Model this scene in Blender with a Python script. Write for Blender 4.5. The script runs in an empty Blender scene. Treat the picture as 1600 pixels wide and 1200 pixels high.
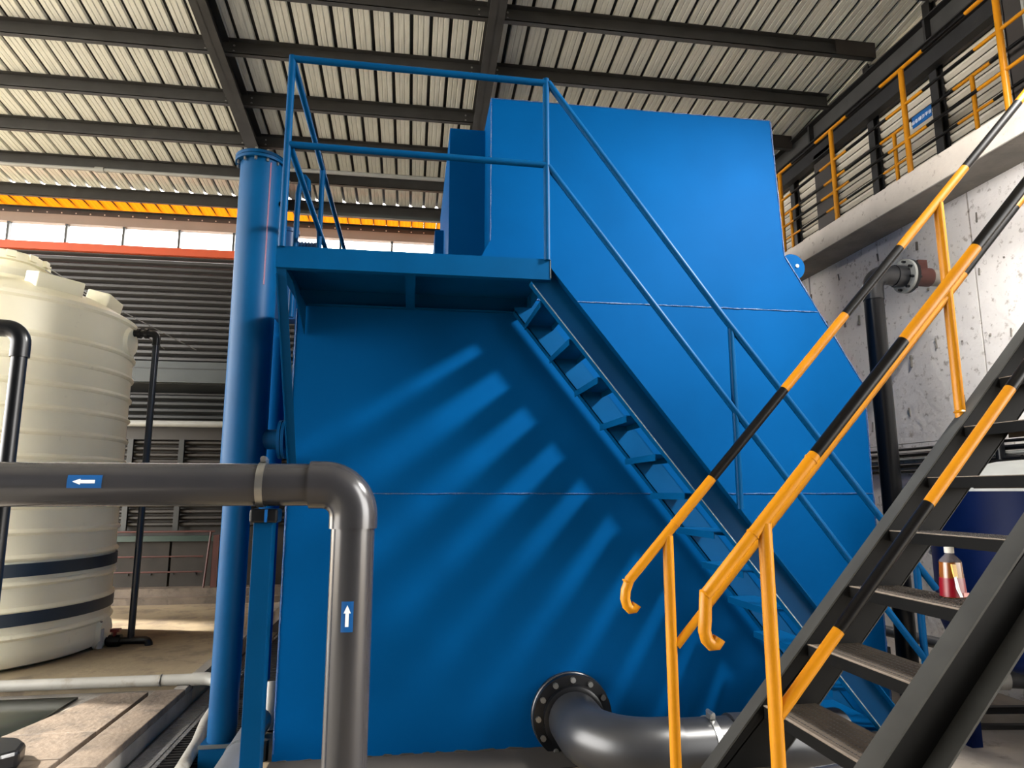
import bpy, math, random
from mathutils import Vector, Matrix
random.seed(7)
S = bpy.context.scene
COL = S.collection

# ------------------------------------------------------------------ camera, sky, lights, exposure
cam_d = bpy.data.cameras.new('camera'); cam = bpy.data.objects.new('camera', cam_d); COL.objects.link(cam)
cam_d.sensor_width = 36; cam_d.lens = 1050/1600*36; cam_d.clip_start = .05; cam_d.clip_end = 200
_p = math.atan(170/1050); _y = math.radians(8.5)
fw = Vector((math.sin(_y)*math.cos(_p), math.cos(_y)*math.cos(_p), math.sin(_p)))
rt = Vector((math.cos(_y), -math.sin(_y), 0)); up = rt.cross(fw)
M = Matrix((rt, up, -fw)).transposed().to_4x4(); M.translation = (0, 0, 1.65)
cam.matrix_world = M
S.camera = cam

w = bpy.data.worlds.new('overcast_sky'); S.world = w; w.use_nodes = True
nt = w.node_tree; bg = nt.nodes['Background']
bg.inputs[0].default_value = (1, .975, .94, 1); bg.inputs[1].default_value = 4.3

S.view_settings.view_transform = 'Standard'; S.view_settings.look = 'None'
S.view_settings.gamma = 1; S.view_settings.use_curve_mapping = False
S.view_settings.exposure = 1.85

LAMP = Vector((4.4, 2.45, 5.2))  # added lamp out of view, standing in for light from an unseen opening
ld = bpy.data.lights.new('standin_beam', 'SPOT'); ld.shadow_soft_size = .24; ld.energy = 1250; ld.color = (1, .97, .92); ld.spot_size = math.radians(88); ld.spot_blend = 1
lo = bpy.data.objects.new('standin_beam', ld); COL.objects.link(lo); lo.location = LAMP
lo.rotation_euler = (Vector((.2, 4.65, 1.3))-LAMP).to_track_quat('-Z', 'Y').to_euler()

LAMP2 = Vector((3.7, 2.3, 5.9)); AIM2 = Vector((4.9, 5.6, 1.0))  # added fill lamp out of view, brightens the right wall and floor
l2 = bpy.data.lights.new('wall_fill_beam', 'SPOT'); l2.shadow_soft_size = .22; l2.energy = 300; l2.color = (1, .97, .93); l2.spot_size = math.radians(75); l2.spot_blend = .8
l2o = bpy.data.objects.new('wall_fill_beam', l2); COL.objects.link(l2o); l2o.location = LAMP2; l2o.rotation_euler = (AIM2-LAMP2).to_track_quat('-Z', 'Y').to_euler()
sd = bpy.data.lights.new('sun', 'SUN'); sd.energy = 5; sd.angle = math.radians(2); sd.color = (1, .93, .82)
so_ = bpy.data.objects.new('sun', sd); COL.objects.link(so_); so_.location = (-15, 5, 12)
so_.rotation_euler = Vector((.74, -.20, -.62)).to_track_quat('-Z', 'Y').to_euler()

# ------------------------------------------------------------------ materials
def mat(name, col, rough=.5, metal=0, var=.0, vscale=3, bump=0, bscale=30, stretch=(1, 1, 1), dirt=None, dirt_amt=0, dscale=2, spec=.5, alpha=1, trans=0, coat=0, dthr=.55):
    m = bpy.data.materials.new(name); m.use_nodes = True
    n = m.node_tree.nodes; l = m.node_tree.links; b = n['Principled BSDF']
    b.inputs['Roughness'].default_value = rough; b.inputs['Metallic'].default_value = metal
    b.inputs['Specular IOR Level'].default_value = spec
    b.inputs['Transmission Weight'].default_value = trans; b.inputs['Coat Weight'].default_value = coat
    b.inputs['Base Color'].default_value = (*col, 1)
    if alpha < 1: b.inputs['Alpha'].default_value = alpha
    tc = n.new('ShaderNodeTexCoord'); mp = n.new('ShaderNodeMapping'); mp.inputs['Scale'].default_value = stretch
    l.new(tc.outputs['Object'], mp.inputs[0])
    out = None
    if var:
        nz = n.new('ShaderNodeTexNoise'); nz.inputs['Scale'].default_value = vscale; nz.inputs['Detail'].default_value = 6
        l.new(mp.outputs[0], nz.inputs[0])
        mr = n.new('ShaderNodeMapRange'); mr.inputs[1].default_value = .3; mr.inputs[2].default_value = .7
        mr.inputs[3].default_value = 1-var; mr.inputs[4].default_value = 1+var*.6
        l.new(nz.outputs[0], mr.inputs[0])
        mx = n.new('ShaderNodeMix'); mx.data_type = 'RGBA'; mx.blend_type = 'MULTIPLY'; mx.inputs[0].default_value = 1
        mx.inputs[6].default_value = (*col, 1); l.new(mr.outputs[0], mx.inputs[7])
        out = mx.outputs[2]
    if dirt:
        n2 = n.new('ShaderNodeTexNoise'); n2.inputs['Scale'].default_value = dscale; n2.inputs['Detail'].default_value = 9; n2.inputs['Roughness'].default_value = .65
        l.new(mp.outputs[0], n2.inputs[0])
        r2 = n.new('ShaderNodeMapRange'); r2.inputs[1].default_value = dthr; r2.inputs[2].default_value = dthr+.12; r2.inputs[4].default_value = dirt_amt
        l.new(n2.outputs[0], r2.inputs[0])
        m2 = n.new('ShaderNodeMix'); m2.data_type = 'RGBA'; l.new(r2.outputs[0], m2.inputs[0])
        if out: l.new(out, m2.inputs[6])
        else: m2.inputs[6].default_value = (*col, 1)
        m2.inputs[7].default_value = (*dirt, 1); out = m2.outputs[2]
    if out: l.new(out, b.inputs['Base Color'])
    if bump:
        nb = n.new('ShaderNodeTexNoise'); nb.inputs['Scale'].default_value = bscale; nb.inputs['Detail'].default_value = 4
        l.new(mp.outputs[0], nb.inputs[0]); bp = n.new('ShaderNodeBump'); bp.inputs['Strength'].default_value = bump
        bp.inputs['Distance'].default_value = .01
        l.new(nb.outputs[0], bp.inputs['Height']); l.new(bp.outputs[0], b.inputs['Normal'])
    return m

BLUE = mat('blue_paint', (0, .046, .152), .6, spec=.02, var=.10, vscale=1.6, bump=.06, bscale=9, dirt=(0.0135, 0.081, 0.1782), dirt_amt=.5, dscale=26, dthr=.70)
BLUES = mat('blue_steel_paint', (.0002, .040, .118), .42, spec=.06, var=.12, vscale=4, dirt=(0.06975, 0.1116, 0.1395), dirt_amt=.15, dscale=20, dthr=.70)
BLUEV = mat('blue_vessel_paint', (0, .044, .125), .45, spec=.1, var=.12, vscale=3)
WELD = mat('weld_bead', (0.00279, 0.03906, 0.1395), .3, bump=.8, bscale=120, dirt=(0.0837, 0.1395, 0.1953), dirt_amt=.7, dscale=30, dthr=.56)
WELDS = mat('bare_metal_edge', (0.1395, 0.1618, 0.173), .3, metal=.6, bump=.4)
GREY = mat('grey_pvc', (0.02651, 0.02651, 0.03013), .22, var=.10, vscale=5, dirt=(0.06975, 0.06975, 0.07254), dirt_amt=.5, dscale=40, dthr=.72, spec=.6)
GREYL = mat('grey_pvc_light', (0.07254, 0.07533, 0.08091), .35, var=.15, vscale=5)
BLACKP = mat('black_pipe', (0.003069, 0.003627, 0.005022), .3, spec=.35)
NAVYP = mat('navy_pipe', (0.006975, 0.01256, 0.02371), .28, spec=.6, var=.1)
DARKP = mat('dark_grey_pipe', (0.01535, 0.01618, 0.01841), .33, var=.22, vscale=6, dirt=(0.0558, 0.0558, 0.0558), dirt_amt=.5, dscale=14, dthr=.66, spec=.55)
STEELB = mat('black_steel', (0.02025, 0.02025, 0.02106), .5, spec=.22, var=.25, vscale=5, dirt=(0.04455, 0.0405, 0.03645), dirt_amt=.6, dscale=9, dthr=.6)
PURL = mat('purlin_primer', (.034, .034, .033), .5, var=.25, vscale=5)
STAIRB = mat('stair_black_shaded', (.0048, .0048, .0046), .5, spec=.08, var=.25, vscale=5, dirt=(0.02511, 0.02093, 0.01674), dirt_amt=.5, dscale=9, dthr=.64)  # black paint, darkened further for the shade on the stringer webs
STAIR = mat('stair_paint_lit', (.042, .042, .039), .5, spec=.08, var=.2, vscale=5, dirt=(0.06138, 0.04743, 0.03627), dirt_amt=.5, dscale=14, dthr=.66)  # same paint made lighter, for the light falling on the stringer flanges
TREAD = mat('tread_dirty_steel', (.058, .045, .033), .75, spec=.22, var=.3, vscale=8, dirt=(0.06975, 0.0558, 0.04185), dirt_amt=.6, dscale=20)
EDGE = mat('worn_steel_edge', (.16, .13, .10), .5, metal=.2, var=.3, vscale=30)
YEL = mat('yellow_paint', (.42, .165, .002), .36, spec=.25, var=.08, vscale=6, dirt=(0.054, 0.02363, 0.003375), dirt_amt=.8, dscale=24, dthr=.72)
BLK = mat('black_paint', (0.003348, 0.003069, 0.003069), .33, spec=.15, dirt=(0.0558, 0.03348, 0.00837), dirt_amt=.5, dscale=28, dthr=.72)
ROOF = mat('galvanised_sheet', (.80, .82, .77), .42, metal=.1, var=.3, vscale=4, stretch=(9, .5, 1), dirt=(0.25, 0.2375, 0.2063), dirt_amt=.35, dscale=4, dthr=.5)
ROOFD = mat('dark_seam', (0.00558, 0.00558, 0.006696), .6)
CLAD = mat('wall_sheet', (0.496, 0.456, 0.384), .5, var=.12, vscale=2)
SLAT = mat('dark_slat', (.042, .041, .040), .38, metal=.3, var=.2, vscale=2)
SLATG = mat('dark_green_slat', (0.01256, 0.01451, 0.01535), .5, var=.2)
SLATB = mat('brown_slat', (0.01674, 0.01339, 0.0106), .6, var=.2)
CONC = mat('pale_concrete', (0.88, 0.84, 0.8), .8, var=.10, vscale=2, bump=.8, bscale=14, dirt=(0.3, 0.25, 0.2), dirt_amt=.8, dscale=16, dthr=.565)
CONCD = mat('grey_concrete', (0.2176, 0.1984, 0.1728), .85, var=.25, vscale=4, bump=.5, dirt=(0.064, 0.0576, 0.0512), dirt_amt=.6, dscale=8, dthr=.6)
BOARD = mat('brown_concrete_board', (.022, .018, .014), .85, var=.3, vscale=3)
FLOOR = mat('tan_floor', (.25, .195, .12), .7, var=.22, vscale=2.2, bump=.5, bscale=12, dirt=(0.1128, 0.08246, 0.05642), dirt_amt=.7, dscale=3, dthr=.5)
STONE = mat('brown_stone', (0.1255, 0.09532, 0.06975), .6, var=.3, vscale=4, bump=.6, bscale=25, dirt=(0.06045, 0.0465, 0.03488), dirt_amt=.9, dscale=6, dthr=.52)
WATER = mat('dark_wet_patch', (0.009765, 0.01172, 0.009486), .12, var=.2, vscale=4)
WET = mat('wet_metal', (0.1584, 0.1584, 0.1632), .25, metal=.3, var=.3, bump=.6, bscale=30)
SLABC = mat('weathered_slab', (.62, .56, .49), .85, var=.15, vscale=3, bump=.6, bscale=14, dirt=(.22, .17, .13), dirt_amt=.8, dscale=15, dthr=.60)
PINK = mat('seam_highlight', (.16, .06, .11), .4)  # highlight on the vessel shell, put into the seam colour
SCREED = mat('pale_screed', (.46, .40, .33), .8, var=.25, vscale=2.5, bump=.4, bscale=10, dirt=(.2, .16, .12), dirt_amt=.7, dscale=5, dthr=.56)
TANKW = mat('cream_polyethylene', (.93, .88, .67), .42, var=.05, vscale=2, dirt=(0.5, 0.45, 0.33), dirt_amt=.5, dscale=5, dthr=.64)
TANKN = mat('navy_tank', (0.001116, 0.006138, 0.03906), .4, var=.15, spec=.06)
STRAP = mat('dark_strap', (.022, .035, .052), .4)
ORAN = mat('orange_paint', (.42, .06, .012), .5, var=.06)
GREENB = mat('green_paint', (0.00837, 0.0279, 0.02093), .5)
REDP = mat('red_oxide_paint', (0.06138, 0.01395, 0.009765), .55, var=.2)
BEIGE = mat('beige_beam', (0.1944, 0.1674, 0.1404), .5, var=.1)
GREENG = mat('grey_green_beam', (0.03627, 0.04464, 0.04464), .5, var=.15)
LGREY = mat('light_grey_pipe', (0.2695, 0.2744, 0.2597), .4, var=.12, vscale=5)
WHITEP = mat('white_pvc', (0.2888, 0.2782, 0.2468), .4, var=.12, vscale=5, dirt=(0.1575, 0.126, 0.08925), dirt_amt=.5, dscale=8)
METAL = mat('bright_metal', (0.3472, 0.3472, 0.336), .28, metal=.9)
BROWNM = mat('brown_primer', (0.02371, 0.01953, 0.0173), .55, var=.2)
STICK = mat('sticker_blue', (0, .07, .25), .35)
WHT = mat('white_print', (0.765, 0.783, 0.81), .5)
RED = mat('red_plastic', (0.1535, 0.00279, 0.004185), .4)
CAPW = mat('white_cap', (0.4608, 0.448, 0.4096), .45)
MOTOR = mat('motor_blue', (0.00279, 0.03348, 0.106), .4)

def orange_trans():
    m = bpy.data.materials.new('orange_translucent_sheet'); m.use_nodes = True
    n = m.node_tree.nodes; l = m.node_tree.links; n.remove(n['Principled BSDF'])
    a = n.new('ShaderNodeBsdfTranslucent'); a.inputs[0].default_value = (.125, .034, .001, 1)
    d = n.new('ShaderNodeBsdfDiffuse'); d.inputs[0].default_value = (.5, .15, .01, 1)
    x = n.new('ShaderNodeMixShader'); x.inputs[0].default_value = .15
    l.new(a.outputs[0], x.inputs[1]); l.new(d.outputs[0], x.inputs[2]); l.new(x.outputs[0], n['Material Output'].inputs[0])
    return m
ORTR = orange_trans()
def pane_mat():
    m = bpy.data.materials.new('clear_pane'); m.use_nodes = True
    n = m.node_tree.nodes; l = m.node_tree.links; n.remove(n['Principled BSDF'])
    a = n.new('ShaderNodeBsdfTransparent'); d = n.new('ShaderNodeBsdfGlossy'); d.inputs['Roughness'].default_value = .1
    x = n.new('ShaderNodeMixShader'); x.inputs[0].default_value = .06
    l.new(a.outputs[0], x.inputs[1]); l.new(d.outputs[0], x.inputs[2]); l.new(x.outputs[0], n['Material Output'].inputs[0])
    return m
PANE = pane_mat()

# ------------------------------------------------------------------ mesh helpers
class MB:
    def __init__(s): s.v = []; s.f = []; s.mi = []
    def face(s, ids, m=0): s.f.append(tuple(ids)); s.mi.append(m)
    def box(s, x0, x1, y0, y1, z0, z1, m=0):
        b = len(s.v)
        s.v += [(x, y, z) for z in (z0, z1) for y in (y0, y1) for x in (x0, x1)]
        for q in ((0, 2, 3, 1), (4, 5, 7, 6), (0, 1, 5, 4), (2, 6, 7, 3), (0, 4, 6, 2), (1, 3, 7, 5)): s.face([b+i for i in q], m)
        return s
    def bar(s, p0, p1, wd, ht, side=None, m=0):      # rectangular bar; wd along 'side', ht along the third axis
        p0 = Vector(p0); p1 = Vector(p1); d = (p1-p0).normalized()
        sd = Vector(side or ((0, 1, 0) if abs(d.y) < .9 else (1, 0, 0))); sd = (sd-d*sd.dot(d)).normalized(); t = d.cross(sd)
        b = len(s.v)
        for p in (p0, p1):
            for a, c in ((-1, -1), (1, -1), (1, 1), (-1, 1)): s.v.append(tuple(p+sd*(a*wd/2)+t*(c*ht/2)))
        for q in ((3, 2, 1, 0), (4, 5, 6, 7), (0, 1, 5, 4), (1, 2, 6, 5), (2, 3, 7, 6), (3, 0, 4, 7)): s.face([b+i for i in q], m)
        return s
    def tube(s, pts, r, seg=16, m=0, cap=True, rs=None, ms=None):
        pts = [Vector(p) for p in pts]; n = len(pts); b = len(s.v)
        d0 = (pts[1]-pts[0]).normalized(); ref = Vector((0, 0, 1)) if abs(d0.z) < .9 else Vector((1, 0, 0))
        u = (ref-d0*ref.dot(d0)).normalized(); pd = d0
        for i, p in enumerate(pts):
            if i == 0: d = d0
            elif i == n-1: d = (pts[i]-pts[i-1]).normalized()
            else: d = ((pts[i+1]-pts[i]).normalized()+(pts[i]-pts[i-1]).normalized()).normalized()
            q = pd.rotation_difference(d); u = q @ u; pd = d
            u = (u-d*u.dot(d)).normalized(); vv = d.cross(u); R = rs[i] if rs else r
            for k in range(seg):
                a = 2*math.pi*k/seg; s.v.append(tuple(p+u*(R*math.cos(a))+vv*(R*math.sin(a))))
        for i in range(n-1):
            mm = ms[i] if ms else m
            for k in range(seg):
                k2 = (k+1) % seg; s.face((b+i*seg+k, b+i*seg+k2, b+(i+1)*seg+k2, b+(i+1)*seg+k), mm)
        if cap:
            s.face([b+k for k in range(seg)][::-1], ms[0] if ms else m); s.face([b+(n-1)*seg+k for k in range(seg)], ms[-1] if ms else m)
        return s
    def lathe(s, prof, c, axis='Z', seg=48, m=0, a0=0, a1=2*math.pi, ms=None):
        b = len(s.v); n = len(prof); full = abs(a1-a0-2*math.pi) < 1e-6; K = seg if full else seg+1
        for r, h in prof:
            for k in range(K):
                a = a0+(a1-a0)*k/seg; x, y = r*math.cos(a), r*math.sin(a)
                s.v.append({'Z': (c[0]+x, c[1]+y, c[2]+h), 'Y': (c[0]+x, c[1]+h, c[2]-y), 'X': (c[0]+h, c[1]+x, c[2]+y)}[axis])
        for i in range(n-1):
            for k in range(seg):
                k2 = (k+1) % K; s.face((b+i*K+k, b+i*K+k2, b+(i+1)*K+k2, b+(i+1)*K+k), ms[i] if ms else m)
        return s
    def prism(s, poly, axis, a, c, m=0):             # poly in the two other axes, extruded from a to c
        f = {'Y': lambda p, t: (p[0], t, p[1]), 'X': lambda p, t: (t, p[0], p[1]), 'Z': lambda p, t: (p[0], p[1], t)}[axis]
        b = len(s.v); n = len(poly)
        ar = sum(poly[i][0]*poly[(i+1) % n][1]-poly[(i+1) % n][0]*poly[i][1] for i in range(n))
        s.v += [f(p, a) for p in poly]+[f(p, c) for p in poly]
        s.face(range(b, b+n), m); s.face(range(b+2*n-1, b+n-1, -1), m)
        for i in range(n): j = (i+1) % n; s.face((b+j, b+i, b+n+i, b+n+j), m)
        return s
    def build(s, name, mats, parent=None, smooth=None, bevel=0):
        o0 = ORI.get(parent.name, Vector((0, 0, 0))) if parent else None
        if o0 is None:
            xs = [v[0] for v in s.v]; ys = [v[1] for v in s.v]; zs = [v[2] for v in s.v]
            o0 = Vector(((min(xs)+max(xs))/2, (min(ys)+max(ys))/2, min(zs))); top = True
        else: top = False
        me = bpy.data.meshes.new(name); me.from_pydata([tuple(Vector(v)-o0) for v in s.v], [], s.f)
        for mm in (mats if isinstance(mats, (list, tuple)) else [mats]): me.materials.append(mm)
        me.polygons.foreach_set('material_index', s.mi)
        import bmesh
        bm = bmesh.new(); bm.from_mesh(me); bmesh.ops.recalc_face_normals(bm, faces=bm.faces); bm.to_mesh(me); bm.free()
        o = bpy.data.objects.new(name, me); COL.objects.link(o)
        if top: o.location = o0
        ORI[o.name] = o0.copy()
        if parent: o.parent = parent
        if smooth:
            me.polygons.foreach_set('use_smooth', [True]*len(me.polygons)); me.set_sharp_from_angle(angle=math.radians(38))
        if bevel:
            md = o.modifiers.new('bevel', 'BEVEL'); md.width = bevel; md.segments = 2; md.limit_method = 'ANGLE'
        return o
ORI = {}
def thing(name, label, cat, loc, group=None, kind=None):
    o = bpy.data.objects.new(name, None); COL.objects.link(o); o.location = loc; o.empty_display_size = .1; ORI[o.name] = Vector(loc)
    if label: o['label'] = label
    if cat: o['category'] = cat
    if group: o['group'] = group
    if kind: o['kind'] = kind
    return o
def tag(o, label, cat, group=None):
    o['label'] = label; o['category'] = cat
    if group: o['group'] = group
    return o
def inst(src, off, parent=None, name=None):          # a further copy of a part, sharing its mesh
    c = src.copy(); COL.objects.link(c); c.location = src.location+Vector(off)
    c.parent = parent or src.parent; ORI[c.name] = ORI[src.name]
    return c
def move_tree(root, off, label=None):
    r = root.copy(); COL.objects.link(r); r.location = root.location+Vector(off)
    if label: r['label'] = label
    for ch in list(root.children):
        c = ch.copy(); COL.objects.link(c); c.parent = r
        for g in ch.children: d = g.copy(); COL.objects.link(d); d.parent = c
    return r
def arc(c, a, b, r, n=8):                            # quarter bend about centre c from direction a to direction b
    c = Vector(c); a = Vector(a); b = Vector(b)
    return [c+a*(r*math.cos(t*math.pi/2/n))+b*(r*math.sin(t*math.pi/2/n)) for t in range(n+1)]

# ================================================================== SETTING
# ---- floor
fl = MB().box(-1.13, 6.2, -3, 11.6, -.25, 0).build('floor', FLOOR); fl['kind'] = 'structure'
MB().box(2.2, 4.89, -3, 11.0, -.002, .002).build('screed', SCREED, fl)
# raised tan slab at the left, channel between it and the tank
b = MB(); b.box(-9, -1.85, 6.6, 11.6, -.25, -.005)
b.build('floor_slab', FLOOR, fl)
MB().box(-9, -1.85, -3, 6.6, -.25, -.05).build('floor_bed', CONCD, fl)
MB().box(-1.85, -1.13, -3, 11.6, -.26, -.17).build('channel_bed', BOARD, fl)
MB().box(-1.80, -1.66, 1.5, 9.5, -.17, -.14).build('wet_channel_strip', WET, fl)
for k, (y0, y1) in enumerate(((2.0, 3.3), (3.31, 4.75), (4.76, 6.42))):
    MB().box(-2.10, -1.855, y0, y1, -.2, random.uniform(-.006, .0)).build('kerb_stone', STONE, fl, bevel=.008)
for (x0, x1, y0, y1) in ((-2.75, -2.15, 5.46, 6.42), (-2.75, -2.15, 4.95, 5.45), (-2.75, -2.15, 4.0, 4.94), (-3.6, -2.76, 4.0, 5.2)):
    if x0 > -3: MB().prism([(x0+(.25 if y0 > 5.4 else 0), y1), (x1, y1), (x1, y0), (x0, y0)], 'Z', -.055, random.uniform(-.014, -.006)).build('stone_slab', STONE, fl, bevel=.006)
    else: MB().box(x0, x1, y0, y1, -.055, -.012).build('stone_slab', STONE, fl, bevel=.006)
MB().box(-5.5, -2.7, 5.22, 6.42, -.052, -.030).build('wet_patch', WATER, fl)
MB().box(-1.95, -1.855, 6.42, 11.2, -.2, .004).build('kerb_stone', CONCD, fl)
# outside ground beyond the open front and left side
g = MB().box(-40, 40, -40, 40, -.4, -.27).build('ground', FLOOR); g['kind'] = 'structure'

# ---- ceiling: backing, individual sheets, purlins, rafters
def rz(y): return 6.2+.1*(11-y)                       # underside of the purlins
ceil = MB().prism([(-3.2, rz(-3.2)+.232), (10.86, rz(10.86)+.232), (10.86, rz(10.86)+.26), (-3.2, rz(-3.2)+.26)], 'X', -10, 5.75).build('ceiling', ROOFD); ceil['kind'] = 'structure'
def sheet(y0, y1, dz, mt, name='roof_sheet', W=.182):
    prof = [(0, .0), (.008, -.035), (.052, -.035), (.057, -.029), (.064, -.029), (.069, -.035), (.112, -.035), (.117, -.029), (.124, -.029), (.129, -.035), (W-.008, -.035), (W, .0)]
    b = MB()
    for (x, z) in prof:
        for y in (y0, y1): b.v.append((x-9.9, y, rz(y)+dz+z))
    for i in range(len(prof)-1): b.face((2*i, 2*i+1, 2*i+3, 2*i+2))
    return b.build(name, mt, ceil)
sh = sheet(-3, 10.86, .226, ROOF)
for i in range(1, 71):
    o = inst(sh, (.218*i, 0, .005 if i % 4 == 1 else 0))
so = sheet(10.90, 11.46, .158, ORTR, 'orange_roof_sheet', .212)
sj = MB().box(-9.906, -9.888, 10.90, 11.46, rz(10.9)+.115, rz(10.9)+.125).build('sheet_joint', ROOFD, ceil)
for i in range(1, 71): inst(so, (.218*i, 0, 0)); inst(sj, (.218*i, 0, -.03))
# purlins: C sections
PY = [2.1, 3.0, 3.85, 4.75, 5.6, 6.48, 7.36, 8.26, 9.14, 10.0, 10.88]
def purlin(y, x0, x1, h=.19):
    z = rz(y); b = MB()
    b.box(x0, x1, y, y+.008, z, z+h); b.box(x0, x1, y-.06, y, z, z+.008); b.box(x0, x1, y-.06, y, z+h-.008, z+h); b.box(x0, x1, y-.06, y-.054, z, z+.025)
    return b.build('purlin', PURL, ceil)
for y in PY: purlin(y, -9.9, 5.25)
purlin(11.46, -9.9, 5.3, .12)
# rafters: I sections
for x in (-8.3, -2.25, .78):
    b = MB()
    for y0, y1 in ((-3, 10.9),):
        for zz, hw, t in ((-.10, .085, .014), (.17, .085, .012)):
            b.prism([(y0, rz(y0)+zz), (y1, rz(y1)+zz), (y1, rz(y1)+zz+t), (y0, rz(y0)+zz+t)], 'X', x-hw, x+hw)
        b.prism([(y0, rz(y0)-.10), (y1, rz(y1)-.10), (y1, rz(y1)+.18), (y0, rz(y0)+.18)], 'X', x-.006, x+.006)
    ob = b.build('rafter', PURL, ceil)
    for y in PY[3:]:
        b = MB()
        for sx in (-.17, .14):
            b.tube([(x+sx, y-.012, rz(y)+.06), (x+sx, y-.001, rz(y)+.06)], .012, 6); b.tube([(x+sx, y-.012, rz(y)+.13), (x+sx, y-.001, rz(y)+.13)], .012, 6)
        b.build('cleat_bolts', METAL, ceil)['kind'] = 'stuff'
# screw heads made white for glints and light leaks along the last two purlins
b = MB()
for i in range(62):
    for yy, zz in ((10.80, rz(10.8)+.205), (11.40, rz(11.4)+.03)):
        x = -9.9+.218*i
        if x < 5: b.tube([(x, yy, zz-.02), (x, yy, zz)], .011, 6)
b.build('roof_screw_glints', CAPW, ceil)['kind'] = 'stuff'
# brown end cleats at the right ends of the purlins
for y in (6.48, 8.26): MB().box(4.75, 5.25, y-.065, y-.05, rz(y)-.0, rz(y)+.19).build('end_plate', BROWNM, ceil)

# front wall added behind the viewer to cut light (hall open only left)
wf = MB().box(-10, 6, -3.3, -3.1, -.3, 7.8).build('wall_front_added', SLAT); wf['kind'] = 'structure'
# ---- back wall
wb = MB().box(-9.5, 6, 11.72, 11.80, 0, 5.66).build('wall_back', SLATB); wb['kind'] = 'structure'
MB().box(-9.5, 6, 11.40, 11.52, 6.0, 6.16).build('header_beam', BEIGE, wb)
MB().box(-9.5, 6, 11.38, 11.52, 5.54, 5.67).build('orange_beam', ORAN, wb)
def slat(z, h, y, mt, name='slat', x0=-9.5, x1=6):
    b = MB(); b.prism([(y, z), (y-.045, z+h*.25), (y-.045, z+h*.62), (y, z+h*.86), (y+.012, z+h*.86), (y+.012, z)], 'X', x0, x1)
    return b.build(name, mt, wb)
s0 = slat(3.76, .108, 11.50, SLAT)
for i in range(1, 17): inst(s0, (0, 0, .1085*i))
MB().box(-9.5, 6, 11.38, 11.5, 3.41, 3.75).build('wall_beam', GREENG, wb)
MB().box(-9.5, 6, 11.37, 11.38, 3.63, 3.645).build('beam_seam', SLATG, wb)
b = MB(); b.prism([(11.5, 3.40), (11.72, 3.28), (11.72, 3.30), (11.5, 3.42)], 'X', -9.5, 6); b.build('lean_to_soffit', SLATG, wb)
s1 = slat(2.82, .105, 11.58, SLATG)
for i in range(1, 4): inst(s1, (0, 0, .108*i))
ob = MB().tube([(-9.5, 11.45, 2.745), (6, 11.45, 2.745)], .052, 12).build('gutter_pipe', LGREY, wb, True)
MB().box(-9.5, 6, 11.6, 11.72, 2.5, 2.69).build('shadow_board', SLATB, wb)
s2 = slat(1.12, .085, 11.66, SLATB, 'louvre_blade')
for i in range(1, 14): inst(s2, (0, 0, .1*i))
for x in (-5.6, -4.45, -3.68, -2.2, -.7): MB().box(x-.04, x+.04, 11.56, 11.62, 1.06, 2.5).build('louvre_post', SLATG, wb)
MB().tube([(-9.5, 11.3, 1.055), (-3.0, 11.3, 1.055)], .014, 8).build('red_rail', REDP, wb, True)
MB().box(-9.5, -3.05, 11.42, 11.5, .90, .985).build('green_beam', GREENB, wb)
for x in range(7):
    xx = -6.8+x*.62+(.02 if x % 2 else 0)
    MB().box(xx, xx+.605, 11.5+random.uniform(-.012, .008), 11.6, .2, .9).build('wall_board', BOARD, wb)
b = MB()
for x in range(12):
    for z in (.66, .40): b.tube([(-6.6+x*.33, 11.46, z), (-6.6+x*.33, 11.5, z)], .014, 8)
b.build('tie_holes', ROOFD, wb)['kind'] = 'stuff'
for z in (.68, .45): MB().tube([(-6.5, 11.3, z), (-3.15, 11.3, z)], .012, 8).build('rust_rail', REDP, wb, True)
MB().tube([(-3.12, 11.3, .2), (-3.06, 11.3, 1.06)], .016, 8).build('rust_post', REDP, wb, True)
MB().box(-3.02, -2.93, 11.3, 11.4, .2, 1.0).build('red_post', REDP, wb)
MB().box(-9.5, -.9, 11.1, 11.5, -.005, .09).build('kerb_lower', STONE, wb)
MB().box(-9.5, -.9, 11.25, 11.5, .09, .21).build('kerb_upper', STONE, wb)
# window band
for k, x in enumerate([-9.16, -8.29, -7.42, -6.545, -5.675, -4.80, -3.93, -3.06, -2.19, -1.30, -.42, .46]):
    wn = thing('window_%d' % (k+1), None, None, (x, 11.45, 5.67), kind='structure')
    MB().box(x-.018, x+.018, 11.42, 11.50, 5.67, 6.0).build('mullion', GREENG, wn)
    MB().box(x+.018, x+.855, 11.455, 11.461, 5.67, 6.0).build('pane', PANE, wn)

# ---- right wall: concrete, gallery slab, cladding above
wr = MB().box(4.93, 5.15, 1.2, 11.5, 0, 4.33).build('wall_right', CONCD); wr['kind'] = 'structure'
for (y0, y1) in ((1.3, 2.54), (2.55, 3.79), (3.80, 5.04), (5.05, 6.24), (6.25, 7.49), (7.50, 8.74), (8.75, 9.99)):
    for (z0, z1) in ((.0, 2.13), (2.137, 4.33)):
        MB().box(4.9+random.uniform(-.003, .003), 4.94, y0+.004, y1-.004, z0, z1).build('concrete_panel', CONC, wr)
b = MB()
for y in range(26):
    for z in (.5, 1.1, 1.7, 2.4, 3.0, 3.6, 4.1):
        yy = 1.6+y*.31+random.uniform(-.08, .08)
        if random.random() < .55: b.tube([(4.893, yy, z+random.uniform(-.12, .12)), (4.90, yy, z)], random.choice((.007, .009, .012)), 8)
b.build('tie_holes', CONCD, wr)['kind'] = 'stuff'
gs = MB().box(4.5, 5.75, .2, 11.4, 4.335, 4.575).build('floor_gallery', SLABC); gs['kind'] = 'structure'
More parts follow.
